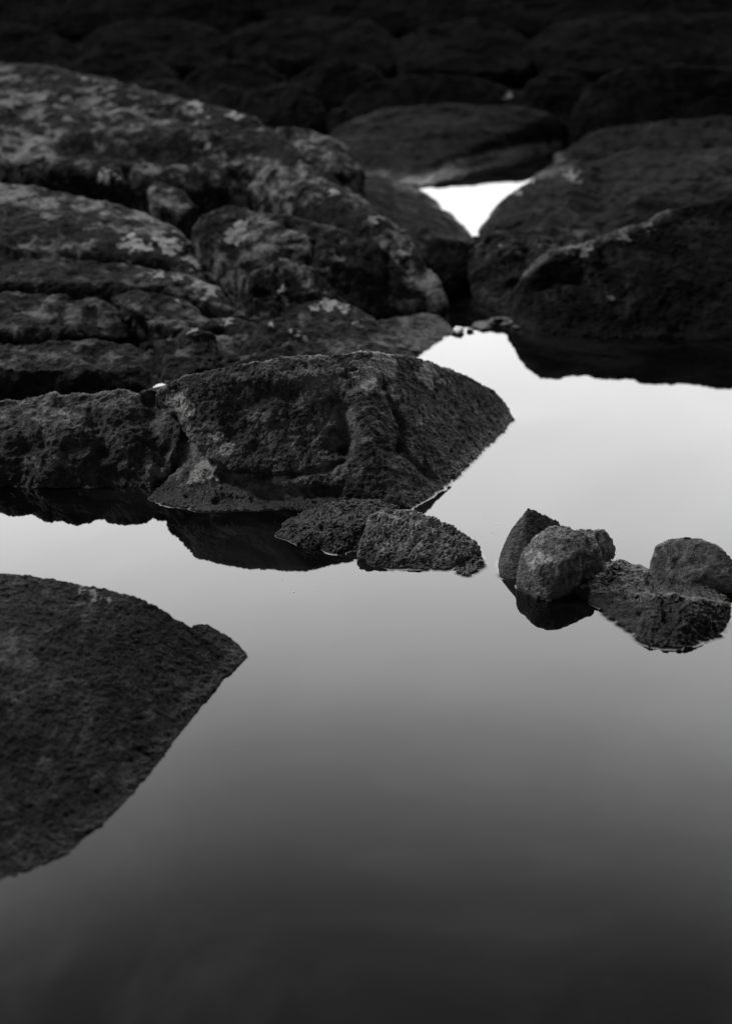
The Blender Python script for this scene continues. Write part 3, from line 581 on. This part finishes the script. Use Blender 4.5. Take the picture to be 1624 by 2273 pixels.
# ------------------------------------------------------------------ the water climbs a few millimetres up each stone
def waterlines(o):
    b = bmesh.new(); b.from_mesh(o.data)
    r = bmesh.ops.bisect_plane(b, geom=b.verts[:]+b.edges[:]+b.faces[:], plane_co=(0, 0, .0015), plane_no=(0, 0, 1))
    adj = {}
    for e in r['geom_cut']:
        if isinstance(e, bmesh.types.BMEdge):
            p, q = e.verts; adj.setdefault(p, []).append(q); adj.setdefault(q, []).append(p)
    loops = []; seen = set()
    for st in adj:
        if st in seen or len(adj[st]) != 2: continue
        lp = [st]; seen.add(st); prev, cur = st, adj[st][0]
        while cur != st and cur not in seen and len(adj[cur]) == 2:
            seen.add(cur); lp.append(cur); a_, b_ = adj[cur]; prev, cur = cur, (b_ if a_ == prev else a_)
        if cur == st and len(lp) > 12: loops.append(np.array([(v.co.x+o.location.x, v.co.y+o.location.y) for v in lp]))
    b.free(); return loops
PROFILE = [(-.004, .0034), (-.001, .0026), (.0008, .0017), (.0025, .001), (.0048, .0005), (.008, .0002), (.0125, .00004)]
bm = bmesh.new(); bm.from_mesh(WATER.data)
for o in ROCKS:
    if o.location.y > 4.6 or 'nearest the viewer' in o['label']: continue
    for lp in waterlines(o):
        d_ = np.linalg.norm(np.roll(lp, -1, 0)-lp, axis=1); tot = d_.sum()
        if tot < .3: continue
        n_ = int(tot/.0022); t_ = np.concatenate([[0], np.cumsum(d_)]); cl = np.vstack([lp, lp[:1]])
        u_ = np.linspace(0, tot, n_, endpoint=False)
        r = np.stack([np.interp(u_, t_, cl[:, 0]), np.interp(u_, t_, cl[:, 1])], 1)
        for _ in range(14): r = (np.roll(r, 1, 0)+2*r+np.roll(r, -1, 0))/4
        area = .5*np.sum(r[:, 0]*np.roll(r[:, 1], -1)-np.roll(r[:, 0], -1)*r[:, 1])
        sm = r.copy()
        for _ in range(30): sm = (np.roll(sm, 1, 0)+2*sm+np.roll(sm, -1, 0))/4
        tg = np.roll(sm, -1, 0)-np.roll(sm, 1, 0); tg /= np.linalg.norm(tg, axis=1)[:, None]+1e-9
        nr = np.stack([tg[:, 1], -tg[:, 0]], 1)*(1 if area > 0 else -1)
        rows = []
        for (of, z) in PROFILE:
            k = r+nr*of
            for _ in range(int(max(0, of)*1200)): k = (np.roll(k, 1, 0)+2*k+np.roll(k, -1, 0))/4
            rows.append([bm.verts.new((x, y, z)) for x, y in k])
        for a_, b_ in zip(rows[:-1], rows[1:]):
            for i in range(n_):
                j = (i+1) % n_
                f_ = (a_[i], b_[i], b_[j], a_[j]) if area > 0 else (a_[i], a_[j], b_[j], b_[i])
                fc = bm.faces.new(f_); fc.smooth = True
bm.to_mesh(WATER.data); bm.free()

# faint specks of dust and pollen lying on the water film
rs2 = np.random.RandomState(3)
bm = bmesh.new()
for k in range(40):
    if k < 30: px_, py_ = rs2.uniform(1050, 1200), rs2.uniform(1160, 1215)
    elif k < 45: px_, py_ = rs2.uniform(560, 760), rs2.uniform(1275, 1330)
    else: px_, py_ = rs2.uniform(500, 1500), rs2.uniform(1290, 1700)
    x, y, z = G(px_, py_); r_ = rs2.uniform(.0005, .0013); a0 = rs2.uniform(0, 6)
    vs = [bm.verts.new((x+r_*math.cos(a0+i*1.047)*rs2.uniform(.6, 1.3), y+r_*1.6*math.sin(a0+i*1.047)*rs2.uniform(.6, 1.3), .0012)) for i in range(6)]
    c_ = bm.verts.new((x, y, .0018))
    for i in range(6): bm.faces.new((vs[i], vs[(i+1) % 6], c_))
sp_ = obj('floating_specks', bm, 'shell', False); tag(sp_, 'tiny pale specks of dust floating on the still water', 'specks', kind='stuff')

# loose rubble caught between the boulders
rr = np.random.RandomState(21)
RUB = [(505, 716, 772), (560, 722, 775), (590, 738, 790), (545, 742, 800), (480, 790, 855), (515, 800, 868), (455, 812, 880), (620, 712, 765), (420, 845, 905), (445, 838, 902),
       (335, 782, 842), (325, 768, 815), (515, 758, 812), (660, 716, 762), (385, 848, 912), (530, 700, 756)]
for i, (px_, py_, rw) in enumerate(RUB):
    r_ = rr.uniform(9, 19)
    if i in (0, 2, 8, 9, 13): continue
    blob('rubble_stone', 'small dark rubble stone caught between the boulders of the left bank', 'stone', 'bank', px_, py_+r_*.4, rw, r_*rr.uniform(.9, 1.4), r_*rr.uniform(.8, 1.3), r_*rr.uniform(.55, .9), 30+i, 'rubble stones on the left bank')
for i, (px_, rw, r_) in enumerate([(1052, 728, 5), (1083, 719, 8), (1094, 712, 6), (1121, 722, 7), (1128, 712, 9), (1003, 741, 5), (1146, 728, 6)]):
    blob('shingle_stone', 'tiny dark wet stone poking out of the inlet water', 'stone', 'wet', px_, rw-2, rw, r_*1.3, r_*1.5, r_*.6, 60+i, 'tiny stones in the inlet')
